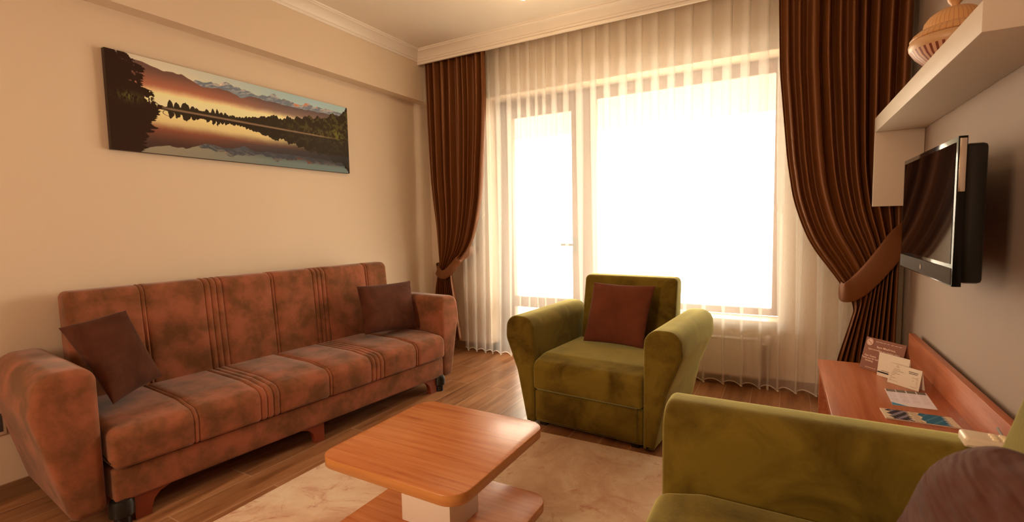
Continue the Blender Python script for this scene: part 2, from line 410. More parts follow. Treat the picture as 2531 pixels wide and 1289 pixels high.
hp = tube('heating_pipe', [(.6, 3.63, 0), (.6, 3.63, H)], .013, M_pipe, n=14)
setp(hp, 'thin white heating pipe running up the corner beside the right drape', 'pipe')

# ------------------------------------------------------------ drapes
def smooth_table(tab):
    fs = [a_ for a_, _ in tab]; xs_ = [b_ for _, b_ in tab]
    def f(q):
        v = 0
        for k in (-.03, -.015, 0, .015, .03): v += np.interp(min(1, max(0, q+k)), fs, xs_)
        return v/5
    return f
def drape(name, label, xl_up, xr_up, xl_dn, xr_dn, ztop, zt_l, zt_r, zbot, y0, nf, amp, seed, tie):
    rnd = random.Random(seed)
    th = thing(name, label, 'curtain', ((xl_up(0)+xr_up(0))/2, y0, zbot), 0, 'bronze satin drapes tied back beside the window')
    NS = nf*14; NU, ND = 60, 26
    ph = []; acc = 0
    w = [rnd.uniform(.5, 1.6) for _ in range(nf)]; tot = sum(w)
    cum = np.cumsum([0]+w)/tot
    am = [rnd.uniform(.6, 1.25) for _ in range(nf)]
    lean = [rnd.uniform(-.25, .25) for _ in range(nf)]
    V = []; F = []
    rows = [('u', i/NU) for i in range(NU+1)]+[('d', i/ND) for i in range(1, ND+1)]
    for (kind, f) in rows:
        for i in range(NS+1):
            s = i/NS
            k = min(nf-1, max(0, int(np.searchsorted(cum, s, 'right')-1))); u = (s-cum[k])/(cum[k+1]-cum[k])
            if kind == 'u':
                xl, xr = xl_up(f), xr_up(f); z = ztop+((zt_l+(zt_r-zt_l)*s)-ztop)*f
            else:
                xl, xr = xl_dn(f), xr_dn(f); zt = zt_l+(zt_r-zt_l)*s; z = zt+(zbot-zt)*f
            wid = xr-xl
            g = min(1.0, wid/(xr_up(0)-xl_up(0)))            # 1 = fully open
            near = math.exp(-((1-f if kind == 'u' else f)*5)**2)
            A = amp*am[k]*(1.0-.25*(1-g))*(1-.35*near)
            wave = math.sin(2*PI*u)+.16*math.sin(4*PI*u+k*1.7+f*2.0)
            sx = s+.010*math.sin(2*PI*u+1.2)*lean[k]*2+.006*math.sin(5*f+k)*math.sin(PI*s)
            xx = xl+wid*min(1, max(0, sx))
            bul = -.030*math.sin(PI*min(1, max(0, s)))*near
            yy = y0+A*wave+bul
            V.append((xx-th.location.x, yy-y0, z-zbot))
    n = NS+1
    for j in range(len(rows)-1):
        for i in range(NS): F.append((j*n+i, j*n+i+1, (j+1)*n+i+1, (j+1)*n+i))
    o = obj('curtain_fabric', V, F, M_drape, th, True, 180)
    sm = o.modifiers.new('s', 'SOLIDIFY'); sm.thickness = .0025
    # tie-back band: a strip around the gather, path points (x,y,z) with half height
    pts = [Vector(p) for p in tie]; V = []; F = []; hh = .040 if pts[0].x < -1 else .062
    for i, p in enumerate(pts):
        d = (pts[min(i+1, len(pts)-1)]-pts[max(0, i-1)]).normalized()
        nrm = Vector((0, -1, 0)) if abs(d.y) < .7 else Vector((math.copysign(1, p.x-(xl_up(1)+xr_up(1))/2), 0, 0))
        up = nrm.cross(d).normalized()
        if up.z < 0: up = -up
        for q, off in ((-1, 0), (-.9, .004), (0, .008), (.9, .004), (1, 0)):
            v = p+up*hh*q+nrm*off; V.append(v-th.location)
    m5 = 5
    for i in range(len(pts)-1):
        for j in range(m5-1): F.append((i*m5+j, i*m5+j+1, (i+1)*m5+j+1, (i+1)*m5+j))
    o = obj('tieback', V, F, M_drape, th, True, 180, 'plain flat satin tie-back band'); sm = o.modifiers.new('s', 'SOLIDIFY'); sm.thickness = .004
    sb = o.modifiers.new('b', 'SUBSURF'); sb.levels = 1; sb.render_levels = 2
    return th
ztl = .80
def tabz(tab, z0, z1): return smooth_table([((z0-z)/(z0-z1), x) for (z, x) in tab])
LL = tabz([(2.56, -2.784), (2.07, -2.778), (1.57, -2.762), (1.36, -2.743), (1.15, -2.715), (.94, -2.701), (.80, -2.69)], 2.6, .80)
LR = tabz([(2.56, -2.160), (2.16, -2.160), (1.83, -2.178), (1.53, -2.203), (1.34, -2.222), (1.14, -2.267), (.98, -2.317), (.85, -2.40), (.78, -2.50)], 2.6, .78)
LDL = smooth_table([(0, -2.69), (.25, -2.73), (.5, -2.76), (1, -2.775)])
LDR = smooth_table([(0, -2.50), (.15, -2.555), (.4, -2.53), (1, -2.465)])
def arc(cx, cy, rx, ry, a0, a1, n, zf): 
    return [(cx+rx*math.cos(a_), cy+ry*math.sin(a_), zf(cx+rx*math.cos(a_))) for a_ in [a0+(a1-a0)*i/(n-1) for i in range(n)]]
tieL = arc(-2.585, 3.475, .125, .075, -1.15*PI, .0, 18, lambda x: .715+6.5*(x+2.61)**2) + [(-2.43, 3.52, .90), (-2.40, 3.60, .93), (-2.39, 3.655, .94)]
drape('curtain', 'bronze satin drape tied back behind the far sofa arm, left of the window', LL, LR, LDL, LDR, 2.62, .80, .82, .13, 3.470, 9, .031, 3, tieL)
RL = tabz([(2.46, -.054), (2.03, -.041), (1.79, -.019), (1.49, .009), (1.25, .046), (1.07, .103), (.95, .158), (.83, .244), (.735, .307), (.66, .355)], 2.6, .66)
RR = smooth_table([(0, .598), (.6, .585), (1, .575)])
RDL = smooth_table([(0, .355), (.12, .372), (.3, .345), (.6, .30), (1, .26)])
RDR = smooth_table([(0, .575), (1, .572)])
tieR = [(.30, 3.50, .715), (.315, 3.45, .70), (.35, 3.425, .71), (.40, 3.408, .765), (.45, 3.402, .835), (.50, 3.402, .91), (.545, 3.41, .985), (.585, 3.43, 1.05), (.612, 3.47, 1.09), (.622, 3.52, 1.10)]
drape('curtain', 'wide bronze satin drape tied back toward the television wall, right of the window', RL, RR, RDL, RDR, 2.62, .67, 1.04, .06, 3.470, 10, .033, 11, tieR)

# ------------------------------------------------------------ sheer
rnd = random.Random(5)
sx0, sx1, zt, zb, ys = -2.50, .58, 2.62, .04, 3.545
path = []; x = sx0; segs = []
while x < sx1:
    p = rnd.uniform(.10, .13) if x > -1.5 else rnd.uniform(.06, .11)
    segs.append((x, p, rnd.uniform(.85, 1.15))); x += p
NZ = 46; V = []; F = []; cols = []
for (x0, p, q) in segs:
    for k in range(12): cols.append((x0, p, q, k/12))
cols.append((segs[-1][0]+segs[-1][1], .1, 1, 0))
for j in range(NZ+1):
    f = j/NZ; z = zt+(zb-zt)*f
    op = min(1, max(0, (f-.25)/.75)); op = op*op*(3-2*op)
    for (x0, p, q, u) in cols:
        # folded pleat: forward .75p, back to .30p, forward to p
        if u < .42: a_ = u/.42*.80; yy = 0
        elif u < .58: a_ = .80-(u-.42)/.16*.55; yy = .5
        else: a_ = .25+(u-.58)/.42*.75; yy = 1
        yt = (0 if u < .42 else (u-.42)/.16 if u < .58 else 1-(u-.58)/.42)*.010
        xo = u+.09*math.sin(2*PI*u)
        yo = .013*q*math.cos(2*PI*u)+.003*math.sin(9*f+x0*8)
        w_ = op*.62
        xx = x0+p*((1-w_)*a_+w_*xo)+.012*math.sin(2.2*f+x0*5)*f
        zz = z+(0.012*math.sin(2*PI*u+2)*f if j == NZ else 0)
        V.append((xx, ys-.004+(1-op)*yt+op*yo, zz))
n = len(cols)
for j in range(NZ):
    for i in range(n-1): F.append((j*n+i, j*n+i+1, (j+1)*n+i+1, (j+1)*n+i))
sh = thing('sheer_curtain', 'long white pleated voile hanging in front of the window and balcony door', 'sheer curtain', (-1, ys, zb))
o = obj('voile', [(v[0]+1, v[1]-ys, v[2]-zb) for v in V], F, M_sheer, sh, True, 180)
hem = [(v[0]+1, v[1]-ys, v[2]-zb) for v in V[NZ*n:]]
V2 = []; F2 = []
for i, v in enumerate(hem):
    for dz in (-.002, .006): V2.append((v[0], v[1]-.001, v[2]+dz))
    if i: a_ = 2*i; F2.append((a_-2, a_-1, a_+1, a_))
obj('hem', V2, F2, M_hem, sh, True, 180, 'thin stitched white hem')
V2 = []; F2 = []
for i, v in enumerate(V[:n]):
    for dz in (-.02, 0): V2.append((v[0]+1, v[1]-ys, v[2]-zb+dz))
    if i: a_ = 2*i; F2.append((a_-2, a_-1, a_+1, a_))
obj('heading_tape', V2, F2, M_hem, sh, True, 180)

# ------------------------------------------------------------ sofa
sofa = thing('sofa', 'long mottled reddish-brown suede sofa along the left wall under the picture', 'sofa', (-2.225, .80, 0), -math.radians(5.2))
LN = 1.88    # local: x = toward the room, y = along the length
base_p = rprof([(-.64, .10, .012), (-.0, .10, .012), (-.0, .232, .01), (-.64, .232, .01)], 4)
loft('base', base_p, stations(.012, LN-.012, .012, n=3, step=.12), lambda t, p, q: (p, t, q), M_suede, sofa)
seamS = [.30, .96, 1.60]; grpS = [.625, 1.28]
def seams(sing, grp, d=.007, w=.009, gap=.031):
    L = [(s_, d, w) for s_ in sing for s_ in (s_-.009, s_+.009)]
    for g in grp: L += [(g+gap*k, d, w) for k in (-1.5, -.5, .5, 1.5)]
    return L
seat_p = rprof([(-.60, .236, .02), (.022, .236, .02), (.028, .385, .055), (-.15, .405, .25), (-.60, .40, .03)], 9)
loft('seat_cushion', seat_p, stations(.006, LN-.006, .035, seams(seamS, grpS), step=.05), lambda t, p, q: (p, t, q), M_suede, sofa)
def zback(z): return -.515-(z-.40)*.11
back_p = rprof([(-.50, .30, .02), (zback(.88)+.012, .885, .05), (-.682, .885, .035), (-.66, .30, .02)], 9)
loft('backrest', back_p, stations(.04, LN-.005, .03, seams([.33, .985, 1.68], [.655, 1.30]), step=.05), lambda t, p, q: (p, t, q), M_suede, sofa)
def sofa_arm(side):
    # profile in (outward a, z); t along depth
    pr = rprof([(0, .075, .035), (.105, .075, .035), (.195, .50, .05), (.175, .648, .075), (.0, .648, .06)], 10)
    y0 = -.004 if side < 0 else LN+.004
    f = lambda t, p, q: (t, y0+side*p, q-.02*max(0, (t+.55))*0)
    return loft('armrest', pr, stations(-.665, -.02, .035, step=.08), f, M_suede, sofa)
sofa_arm(-1); sofa_arm(1)
def bracket_leg(y0, sgn):
    pts = [(0, 0), (.055, 0), (.058, .03), (.068, .06), (.09, .082), (.13, .096), (.17, .10), (.17, .115), (0, .115)]
    V = []; F = []; n = len(pts)
    for xx in (-.018, -.05):
        for (a_, z) in pts: V.append((xx, y0+sgn*a_, z))
    for j in range(n): k = (j+1) % n; F.append((j, k, n+k, n+j))
    F += [tuple(range(n)), tuple(range(n, 2*n))]
    return obj('leg', V, F, M_leg, sofa, False, label='reddish wooden bracket leg')
bracket_leg(.075, 1); bracket_leg(.93, -1); bracket_leg(LN-.07, -1)
for y0 in (.10, LN-.15): box('rear_leg', (-.62, y0, 0), (-.57, y0+.05, .105), M_leg, sofa)
for y0 in (.035, LN-.035):
    lathe('corner_cap', [(.028, 0), (.028, .035), (.042, .045), (.042, .085), (.036, .105), (.018, .115), (.002, .117)], M_black, sofa, 24, xy=(-.025, y0), label='black plastic corner foot')

# ------------------------------------------------------------ cushions
def pillow(name, label, corners, th, m, group=None, n=26, seed=0, cat='cushion', round_=False):
    TL, TR, BL, BR = [Vector(c) for c in corners]
    nrm = ((TR-TL).cross(BL-TL)+(BR-BL).cross(BR-TR)*-1).normalized()
    nrm = (TR-TL).cross(TL-BL).normalized()
    rn = random.Random(seed); ph = [rn.uniform(0, 6) for _ in range(4)]
    V = []; F = []
    base = (TL+TR+BL+BR)/4; zmin = min(BL.z, BR.z)
    org = Vector((base.x, base.y, zmin))
    def P(u, v, side):
        cu, cv = 2*u-1, 2*v-1
        pin = .045
        uu = u+(-cu)*pin*(1-cv*cv)*0.5*1 ; vv = v+(-cv)*pin*(1-cu*cu)*0.5
        uu = .5+(cu*(1-pin*(1-cv*cv)))*.5; vv = .5+(cv*(1-pin*(1-cu*cu)))*.5
        if round_: uu = .5+cu*math.sqrt(1-.36*cv*cv)*.5; vv = .5+cv*math.sqrt(1-.36*cu*cu)*.5
        q = (BL*(1-uu)+BR*uu)*(1-vv)+(TL*(1-uu)+TR*uu)*vv
        h = th*((1-cu**4)*(1-cv**4))**.55*(1-.12*(cu*cu+cv*cv))
        wr = .004*math.sin(7*u+4*v+ph[0])*math.sin(5*v+ph[1])+.003*math.sin(13*v+3*u+ph[2])*abs(cu)
        edge = (1-cu**8)*(1-cv**8)
        return q+nrm*side*(h+wr*edge)
    N = n+1
    for side in (1, -1):
        for j in range(N):
            for i in range(N):
                V.append(P(.5-.5*math.cos(PI*i/n), .5-.5*math.cos(PI*j/n), side)-org)
    for s_ in range(2):
        for j in range(n):
            for i in range(n):
                a_ = s_*N*N+j*N+i; F.append((a_, a_+1, a_+N+1, a_+N))
    o = bpy.data.objects.new(name, bpy.data.meshes.new(name))
    bm = bmesh.new(); vs = [bm.verts.new(v) for v in V]
    for f in F: bm.faces.new([vs[k] for k in f])
    bmesh.ops.remove_doubles(bm, verts=bm.verts, dist=.0004)
    bmesh.ops.recalc_face_normals(bm, faces=bm.faces); bm.to_mesh(o.data); bm.free()
    o.data.shade_smooth(); o.data.materials.append(m); COL.objects.link(o); o.location = org
    return setp(o, label, cat, group)
pillow('cushion', 'dark brown square cushion slumped at the near end of the sofa', [(-2.69, .835, .745), (-2.625, 1.055, .79), (-2.40, .895, .44), (-2.585, 1.165, .46)], .075, M_sueded, 'brown cushions on the sofa and armchairs', seed=1)
pillow('cushion', 'dark brown square cushion with a pointed corner, leaning at the far end of the sofa', [(-2.47, 2.29, .755), (-2.41, 2.75, .745), (-2.36, 2.24, .45), (-2.27, 2.63, .425)], .055, M_sueded, 'brown cushions on the sofa and armchairs', seed=2)
M_rust = mat('rust_brown_velvet', rough=.95, spec=.1, sheen=.1, build=suede((.11, .032, .016, 1), (.15, .044, .022, 1), 6, 160, (.35, .65)))
pillow('cushion', 'rust-brown square cushion propped on the green armchair in front of the window', [(-1.06, 2.97, .765), (-.665, 2.935, .762), (-1.085, 2.83, .41), (-.70, 2.79, .41)], .05, M_rust, 'brown cushions on the sofa and armchairs', seed=3)

# ------------------------------------------------------------ armchairs
def armchair(label, loc, rz, dx=0):
    t_ = thing('armchair', label, 'armchair', loc, rz, 'olive green velvet armchairs')
    W_ = .316
    # arm profile: a outward, z
    pr = rprof([(0, .012, .006), (.055, .012, .008), (.115, .30, .25), (.19, .49, .09), (.182, .620, .082), (.002, .620, .078)], 12)
    for s_ in (-1, 1):
        a = loft('armrest', pr, stations(-.335, .40, .022, step=.08), lambda t, p, q: (s_*(W_+p), t, q), M_green, t_)
        lo_ = [(s_*(W_+p.x), -.333, p.y) for p in offset(pr, .018)]
        tube('piping', lo_+[lo_[0]], .0032, M_green, a, 6)
    fr = rprof([(-.318, .02, .01), (.40, .02, .01), (.40, .20, .01), (-.318, .20, .01)], 4)
    loft('base', fr, stations(-W_+.003, W_-.003, .006, n=3), lambda t, p, q: (t, p, q), M_green, t_)
    dpr = rprof([(-.330, .035, .008), (-.30, .035, .008), (-.30, .205, .008), (-.330, .205, .008)], 4)
    loft('drawer', dpr, stations(-W_+.006, W_-.03, .008, n=3), lambda t, p, q: (t, p, q), M_green, t_, label='pull-out front drawer panel')
    sp = rprof([(-.30, .21, .015), (-.345, .215, .02), (-.352, .37, .05), (-.22, .40, .14), (.30, .395, .03), (.30, .21, .02)], 9)
    loft('seat_cushion', sp, stations(-W_+.002, W_-.002, .022, step=.06), lambda t, p, q: (t, p, q), M_green, t_)
    bp = rprof([(.235+dx*.5, .32, .02), (.33+dx, .80, .035), (.455+dx, .805, .04), (.40+dx*.5, .20, .02), (.235+dx*.5, .20, .02)], 9)
    loft('backrest', bp, stations(-W_+.012, W_-.012, .03, step=.06), lambda t, p, q: (t, p, q), M_green, t_)
    for (x_, y_) in ((-.27, -.29), (.27, -.29), (-.27, .35), (.27, .35)):
        box('foot', (x_-.02, y_-.02, 0), (x_+.02, y_+.02, .025), M_black, t_)
    return t_
ac = armchair('olive green velvet armchair with a rust cushion, standing in front of the window', (-.885, 2.72, .0), -math.radians(4.5))
ac2 = armchair('olive green velvet armchair in the near right corner, cropped by the frame', (.045, 1.045, .0125), -math.radians(90), .06)
def wrinkle_b(t, b):
    n = nd(t, 'ShaderNodeTexNoise', Scale=1, Detail=3); t.links.new(coords(t, (6, 3, 22)), n.inputs['Vector']); bump(t, b, n.outputs[0], 1.0, .05)
M_wrink = mat('wrinkled_brown_fabric', (.085, .026, .013, 1), .85, spec=.1, sheen=.06, build=wrinkle_b)
pillow('cushion', 'large wrinkled brown cushion on the near right armchair, cropped by the frame', [(.345, .60, .81), (.325, 1.12, .80), (.20, .62, .45), (.19, 1.12, .44)], .085, M_wrink, 'brown cushions on the sofa and armchairs', seed=4, round_=True)

# ------------------------------------------------------------ rug
rg = bmesh.new(); add_box(rg, (-1.93, .15, 0), (.12, 2.325, .012), .005, 2)
setp(bobj('rug', rg, M_rug), 'pale cream and pink marbled rug under the coffee table', 'rug')

# ------------------------------------------------------------ coffee table
ct = thing('coffee_table', 'square two-tier cherry coffee table with a white centre column on the rug', 'coffee table', (-1.050, 1.317, .0121))
def slab(name, hx, hy, z0, z1, rad, m, me_, parent, label=None):
    c = rprof([(-hx, -hy, rad), (hx, -hy, rad), (hx, hy, rad), (-hx, hy, rad)], 9)
    e = .003; lv = [(z0, e), (z0+e, 0), (z1-e, 0), (z1-e*.3, e*.3), (z1, e)]
    V = []; F = []; n = len(c)
    for (z, d) in lv:
        for p in offset(c, d): V.append((p.x, p.y, z))
    for i in range(len(lv)-1):
        for j in range(n): k = (j+1) % n; F.append((i*n+j, i*n+k, (i+1)*n+k, (i+1)*n+j))
    F.append(tuple(range((len(lv)-1)*n, len(lv)*n))); F.append(tuple(range(n)))
    o = obj(name, V, F, m, parent, True, 60, label); o.data.materials.append(me_)
    for p in o.data.polygons:
        if abs(p.normal.z) < .6: p.material_index = 1
    return o
slab('tabletop', .287, .285, .353, .388, .066, M_orange, M_oredge, ct)
slab('lower_shelf', .295, .285, .072, .106, .066, M_orange, M_oredge, ct)
box('column', (-.105, -.085, .106), (.105, .085, .353), M_white, ct, .002, label='white square column')
for (x_, y_) in ((-.22, -.21), (.22, -.21), (-.22, .21), (.22, .21)):
    lathe('caster', [(.012, 0), (.024, .004), (.026, .02), (.026, .05), (.02, .06), (.02, .072)], M_black, ct, 20, xy=(x_, y_))

# ------------------------------------------------------------ tv console
cn = thing('tv_console', 'low cherry laminate console with a back panel along the right wall', 'console', (.37, 2.33, 0))
def cbox(name, lo, hi, m=M_cons, r=.002, label=None): 
    return box(name, (lo[0]-.37, lo[1]-2.33, lo[2]), (hi[0]-.37, hi[1]-2.33, hi[2]), m, cn, r, label=label)
cbox('top', (.168, 1.70, .388), (.578, 2.93, .42))
cbox('side_panel', (.175, 2.90, 0), (.578, 2.925, .388)); cbox('side_panel', (.19, 1.72, 0), (.578, 1.745, .388))
cbox('side_panel', (.22, 2.30, 0), (.578, 2.322, .388))
cbox('shelf', (.22, 1.745, .16), (.578, 2.30, .18)); 
cbox('back_panel', (.578, 1.66, 0), (.604, 3.17, .545))

# tent cards and leaflets on the console
def tent(name, label, A, B, h, lean, m, cat='card'):
    A = Vector(A); B = Vector(B); w = (B-A).length; rz = math.atan2(B.y-A.y, B.x-A.x)
    th_ = thing(name, label, cat, (A.x, A.y, .42), rz)
    d = h*math.sin(lean); hz = h*math.cos(lean); e = .0008
    def sheet(nm, y0, y1, off):
        V = []; 
        for s_ in (-1, 1):
            V += [(0, y0+s_*e, .0005), (w, y0+s_*e, .0005), (w, y1+s_*e, hz), (0, y1+s_*e, hz)]
        F = [(0, 1, 2, 3), (4, 5, 6, 7), (0, 1, 5, 4), (1, 2, 6, 5), (2, 3, 7, 6), (3, 0, 4, 7)]
        return obj(nm, V, F, m, th_, False)
    f_ = sheet('front_panel', e, d, 0); sheet('rear_panel', 2*d-e, d, 0)
    return th_, w, h, lean
def on_front(tc, x, y, o):
    th_, w, h, lean = tc
    o.parent = th_
    mx_ = Matrix.Rotation(PI/2-lean, 4, 'X')
    n = Vector((0, -math.cos(lean), math.sin(lean)))
    p = Vector((x, y*math.sin(lean), y*math.cos(lean)))+n*.0014-Vector((0, .0004, 0))
    o.matrix_local = Matrix.Translation(p) @ mx_
    return o
def text(body, size, m, name='lettering', align='LEFT'):
    cu = bpy.data.curves.new('t', 'FONT'); cu.body = body; cu.size = size; cu.align_x = align; cu.offset = size*.012
    to = bpy.data.objects.new('t', cu); COL.objects.link(to)
    dg = bpy.context.evaluated_depsgraph_get(); me = bpy.data.meshes.new_from_object(to.evaluated_get(dg))
    bpy.data.objects.remove(to); bpy.data.curves.remove(cu)
    me.materials.clear(); me.materials.append(m); me.name = name
    o = bpy.data.objects.new(name, me); COL.objects.link(o); return o
def bars(L, m, name='printed_lines'):
    V = []; F = []
    for (x0, y0, x1, y1) in L:
        k = len(V); V += [(x0, y0, 0), (x1, y0, 0), (x1, y1, 0), (x0, y1, 0)]; F.append((k, k+1, k+2, k+3))
    return obj(name, V, F, m, None, False)
c1_ = tent('tent_card', 'dark brown folded no-smoking card with pale lettering at the back of the console', (.334, 2.851, 0), (.462, 2.705, 0), .155, .28, M_brownc)
w = c1_[1]
V = []; F = []
def ring(r0, r1, n=40, cx=0, cy=0, z=0):
    k = len(V)
    for j in range(n):
        a_ = 2*PI*j/n; V.append((cx+r0*math.cos(a_), cy+r0*math.sin(a_), z)); V.append((cx+r1*math.cos(a_), cy+r1*math.sin(a_), z))
    for j in range(n): a_ = k+2*j; b_ = k+2*((j+1) % n); F.append((a_, a_+1, b_+1, b_))
V.append((0, 0, 0)); ring(.0001, .0165)
sg = obj('no_smoking_sign', V, F, M_print, None, False); on_front(c1_, .024, .133, sg)
V = []; F = []; ring(.0115, .0132, z=.0003)
for (x0, y0, x1, y1, ww) in ((-.008, .008, .008, -.008, .0012), (-.009, -.0015, .005, -.0015, .0009), (.0065, -.0015, .009, -.0015, .0009), (.007, .001, .0085, .006, .0004)):
    d = Vector((x1-x0, y1-y0)).normalized(); p = Vector((-d.y, d.x))*ww; k = len(V)
    V += [(x0+p.x, y0+p.y, .0003), (x1+p.x, y1+p.y, .0003), (x1-p.x, y1-p.y, .0003), (x0-p.x, y0-p.y, .0003)]; F.append((k, k+1, k+2, k+3))
sg2 = obj('prohibition_ring', V, F, M_brownc, None, False); on_front(c1_, .024, .133, sg2); 
on_front(c1_, w*.56, .112, text('Sayın Misafirimiz,', .0135, M_print, align='CENTER'))
on_front(c1_, w*.52, .098, text('Sigara içmediğiniz için teşekkür ederiz.', .0098, M_print, align='CENTER'))
on_front(c1_, .043, .064, text('Dear Guests,\nThank you for not\nSmoking.', .0115, M_print, align='CENTER'))
on_front(c1_, 0, 0, bars([(.052+i*.0185, .1395, .052+i*.0185+l, .1412) for i, l in enumerate((.015, .016, .014, .011, .014, .015, .013))], M_print)); on_front(c1_, 0, 0, bars([(.03, .012, .085, .0135)], M_print))
V = []; F = []
for j in range(16):
    a_ = PI*.15+PI*.75*j/15
    for r_ in (.030, .0325): V.append((r_*math.cos(a_), r_*math.sin(a_)*.75, 0))
    if j: F.append((2*j-2, 2*j-1, 2*j+1, 2*j))
on_front(c1_, w*.70, .068, obj('printed_arc', V, F, M_print, None, False))
c2_ = tent('tent_card', 'blank cream folded card with a dark stripe, standing between the brown and the small card', (.389, 2.738, 0), (.482, 2.635, 0), .108, .12, M_paper)
w = c2_[1]
on_front(c2_, 0, 0, bars([(.002, .016, w-.002, .0215)], M_black, 'dark_stripe'))
on_front(c2_, 0, 0, bars([(.02, .026, .034, .028), (.037, .026, .06, .028), (.064, .026, .1, .028)], M_ink))
c3_ = tent('tent_card', 'small cream folded price card with rows of tiny print, front of the console cards', (.413, 2.640, 0), (.503, 2.540, 0), .088, .2, M_paper)
w = c3_[1]
L1 = [(.020, .0655, .048, .0672), (.018, .059, .062, .0607), (.016, .0525, .036, .0542), (.014, .046, .049, .0477), (.012, .0395, .028, .0412), (.011, .033, .017, .0347), (.010, .0265, .033, .0282), (.009, .020, .017, .0217), (.008, .0135, .02, .0157), (.022, .0135, .045, .0147)]
L2 = [(w-.052, .070, w-.013, .0725), (w-.050, .0635, w-.015, .0660)]
L3 = [(w-.016, .0525, w-.010, .054), (w-.034, .0485, w-.009, .050), (w-.018, .043, w-.008, .0445), (w-.016, .0365, w-.008, .038), (w-.032, .0365, w-.024, .038), (w-.016, .030, w-.008, .0315), (w-.014, .0235, w-.008, .025), (w-.012, .017, w-.008, .0185), (w-.036, .011, w-.010, .0123)]
on_front(c3_, 0, 0, bars(L1, M_inkl)); on_front(c3_, 0, 0, bars(L3, M_inkl)); on_front(c3_, 0, 0, bars(L2, M_ink, 'printed_heading'))
on_front(c3_, 0, 0, bars([(.033, .081, .036, .084), (.026, .0745, .043, .0755), (.029, .078, .040, .0792)], M_inkl, 'printed_emblem'))

def painted(name, P00, P10, P01, nx, ny, fn, parent=None, thick=0):
    P00 = Vector(P00); U = Vector(P10)-P00; Vv = Vector(P01)-P00
    us = np.linspace(0, 1, nx); vs = np.linspace(0, 1, ny); UU, VV = np.meshgrid(us, vs)
    col = fn(UU, VV)
    co = (np.array(P00)[None, None]+UU[..., None]*np.array(U)+VV[..., None]*np.array(Vv)).reshape(-1, 3)
    idx = np.arange(nx*ny).reshape(ny, nx)
    fc = np.stack([idx[:-1, :-1], idx[:-1, 1:], idx[1:, 1:], idx[1:, :-1]], -1).reshape(-1, 4)
    me = bpy.data.meshes.new(name); me.from_pydata(co.tolist(), [], fc.tolist())
    at_ = me.color_attributes.new('paint', 'FLOAT_COLOR', 'POINT')
    rgba = np.concatenate([col.reshape(-1, 3), np.ones((nx*ny, 1))], 1).astype(np.float32)
    at_.data.foreach_set('color', rgba.ravel()); me.materials.append(M_pict)
    o = bpy.data.objects.new(name, me); COL.objects.link(o)
    if parent: o.parent = parent
    return o
def np_lin(c, tint=(.92, .62, .37), k=1.0):
    c = np.asarray(c, float)/255; l = np.where(c <= .04045, c/12.92, ((c+.055)/1.055)**2.4)
    return np.clip(l/(np.array(tint)*k), .003, .9)
def leaf1(U, V):
    c = np.zeros(U.shape+(3,)); c[:] = np_lin((214, 170, 140))
    top = (V > .83) & ((U*4.05 % 1) > .09) & (U > .02) & (U < .97); c[top] = np_lin((110, 80, 55))
    txt = (V < .78) & (V > .2) & ((V*26 % 1) < .4) & ((U*4.05 % 1) > .15) & ((U*4.05 % 1) < .8) & (np.sin(U*400)+np.sin(V*91+U*60) > -.3); c[txt] = np_lin((180, 140, 118))
    teal = (V < .16-.45*U); c[teal] = np_lin((60, 110, 115)); return c
def leaf2(U, V):
    c = np.zeros(U.shape+(3,)); c[:] = np_lin((205, 155, 105))
    n = np.sin(U*70+V*9)*np.sin(V*23+U*31)
    ph = (U > .09+.03*np.sin(V*20)) & (U < .38+.03*np.sin(V*33)); c[ph] = np_lin((48, 28, 22)); c[ph & (n > .25)] = np_lin((120, 90, 85)); c[ph & (n > .75)] = np_lin((190, 150, 130))
    tx = (U > .42) & (U < .52) & (np.abs(np.sin(V*18+U*40)) > .85); c[tx] = np_lin((140, 95, 55))
    te = (U > .54+.02*np.sin(V*14)) & (U < .88+.03*np.sin(V*40+1)); c[te] = np_lin((38, 78, 82)); c[te & (n > .8)] = np_lin((120, 130, 115)); return c
def leaflet(name, label, BLc, BRc, TLc, fn, th_, group):
    B = Vector(BLc+(0,)); U = Vector(BRc+(0,))-B; Vv = Vector(TLc+(0,))-B
    t_ = thing(name, label, 'leaflet', (B.x, B.y, .42), 0, group)
    pr = [Vector((0, 0, 0)), U, U+Vv, Vv]; V = [(p.x, p.y, 0.0003) for p in pr]+[(p.x, p.y, th_) for p in pr]
    obj('paper', V, [(0, 1, 2, 3), (4, 5, 6, 7), (0, 1, 5, 4), (1, 2, 6, 5), (2, 3, 7, 6), (3, 0, 4, 7)], M_paper, t_, False)
    z = th_+.0004
    painted('printed_face', (0, 0, z), (U.x, U.y, z), (Vv.x, Vv.y, z), 160, 110, fn, t_)
leaflet('leaflet', 'pale leaflet with four small pictures and a blue corner, flat on the console', (.383, 2.320), (.520, 2.325), (.388, 2.527), leaf1, .0012, 'leaflets on the console')
leaflet('brochure', 'brochure with a teal panel and a dark photo, nearest on the console', (.338, 2.150), (.545, 2.148), (.333, 2.250), leaf2, .004, 'leaflets on the console')

# telephone handset on the arm of the near armchair
ph = thing('telephone', 'cream telephone handset with a keypad lying on the near green armrest', 'telephone', (.362, 1.428, .632), math.radians(-2))
pp = rprof([(0, .003, .004), (.135, .0, .006), (.135, .022, .007), (0, .026, .008)], 5)
loft('body', pp, stations(-.028, .03, .006, n=3), lambda t, p, q: (p, t, q), M_plast, ph)
M_key = mat('pale_key_plastic', (.85, .72, .5, 1), .4)
for i in range(5):
    for j in range(3):
        box('key', (.048+i*.017, -.019+j*.014, .022), (.059+i*.017, -.011+j*.014, .0285), M_key, ph, .002)
tube('antenna', [(.075, .026, .02), (.070, .045, .034)], [.0032, .0022], mat('blue_grey_plastic', (.3, .3, .33, 1), .25), ph, label='short pale antenna stub')

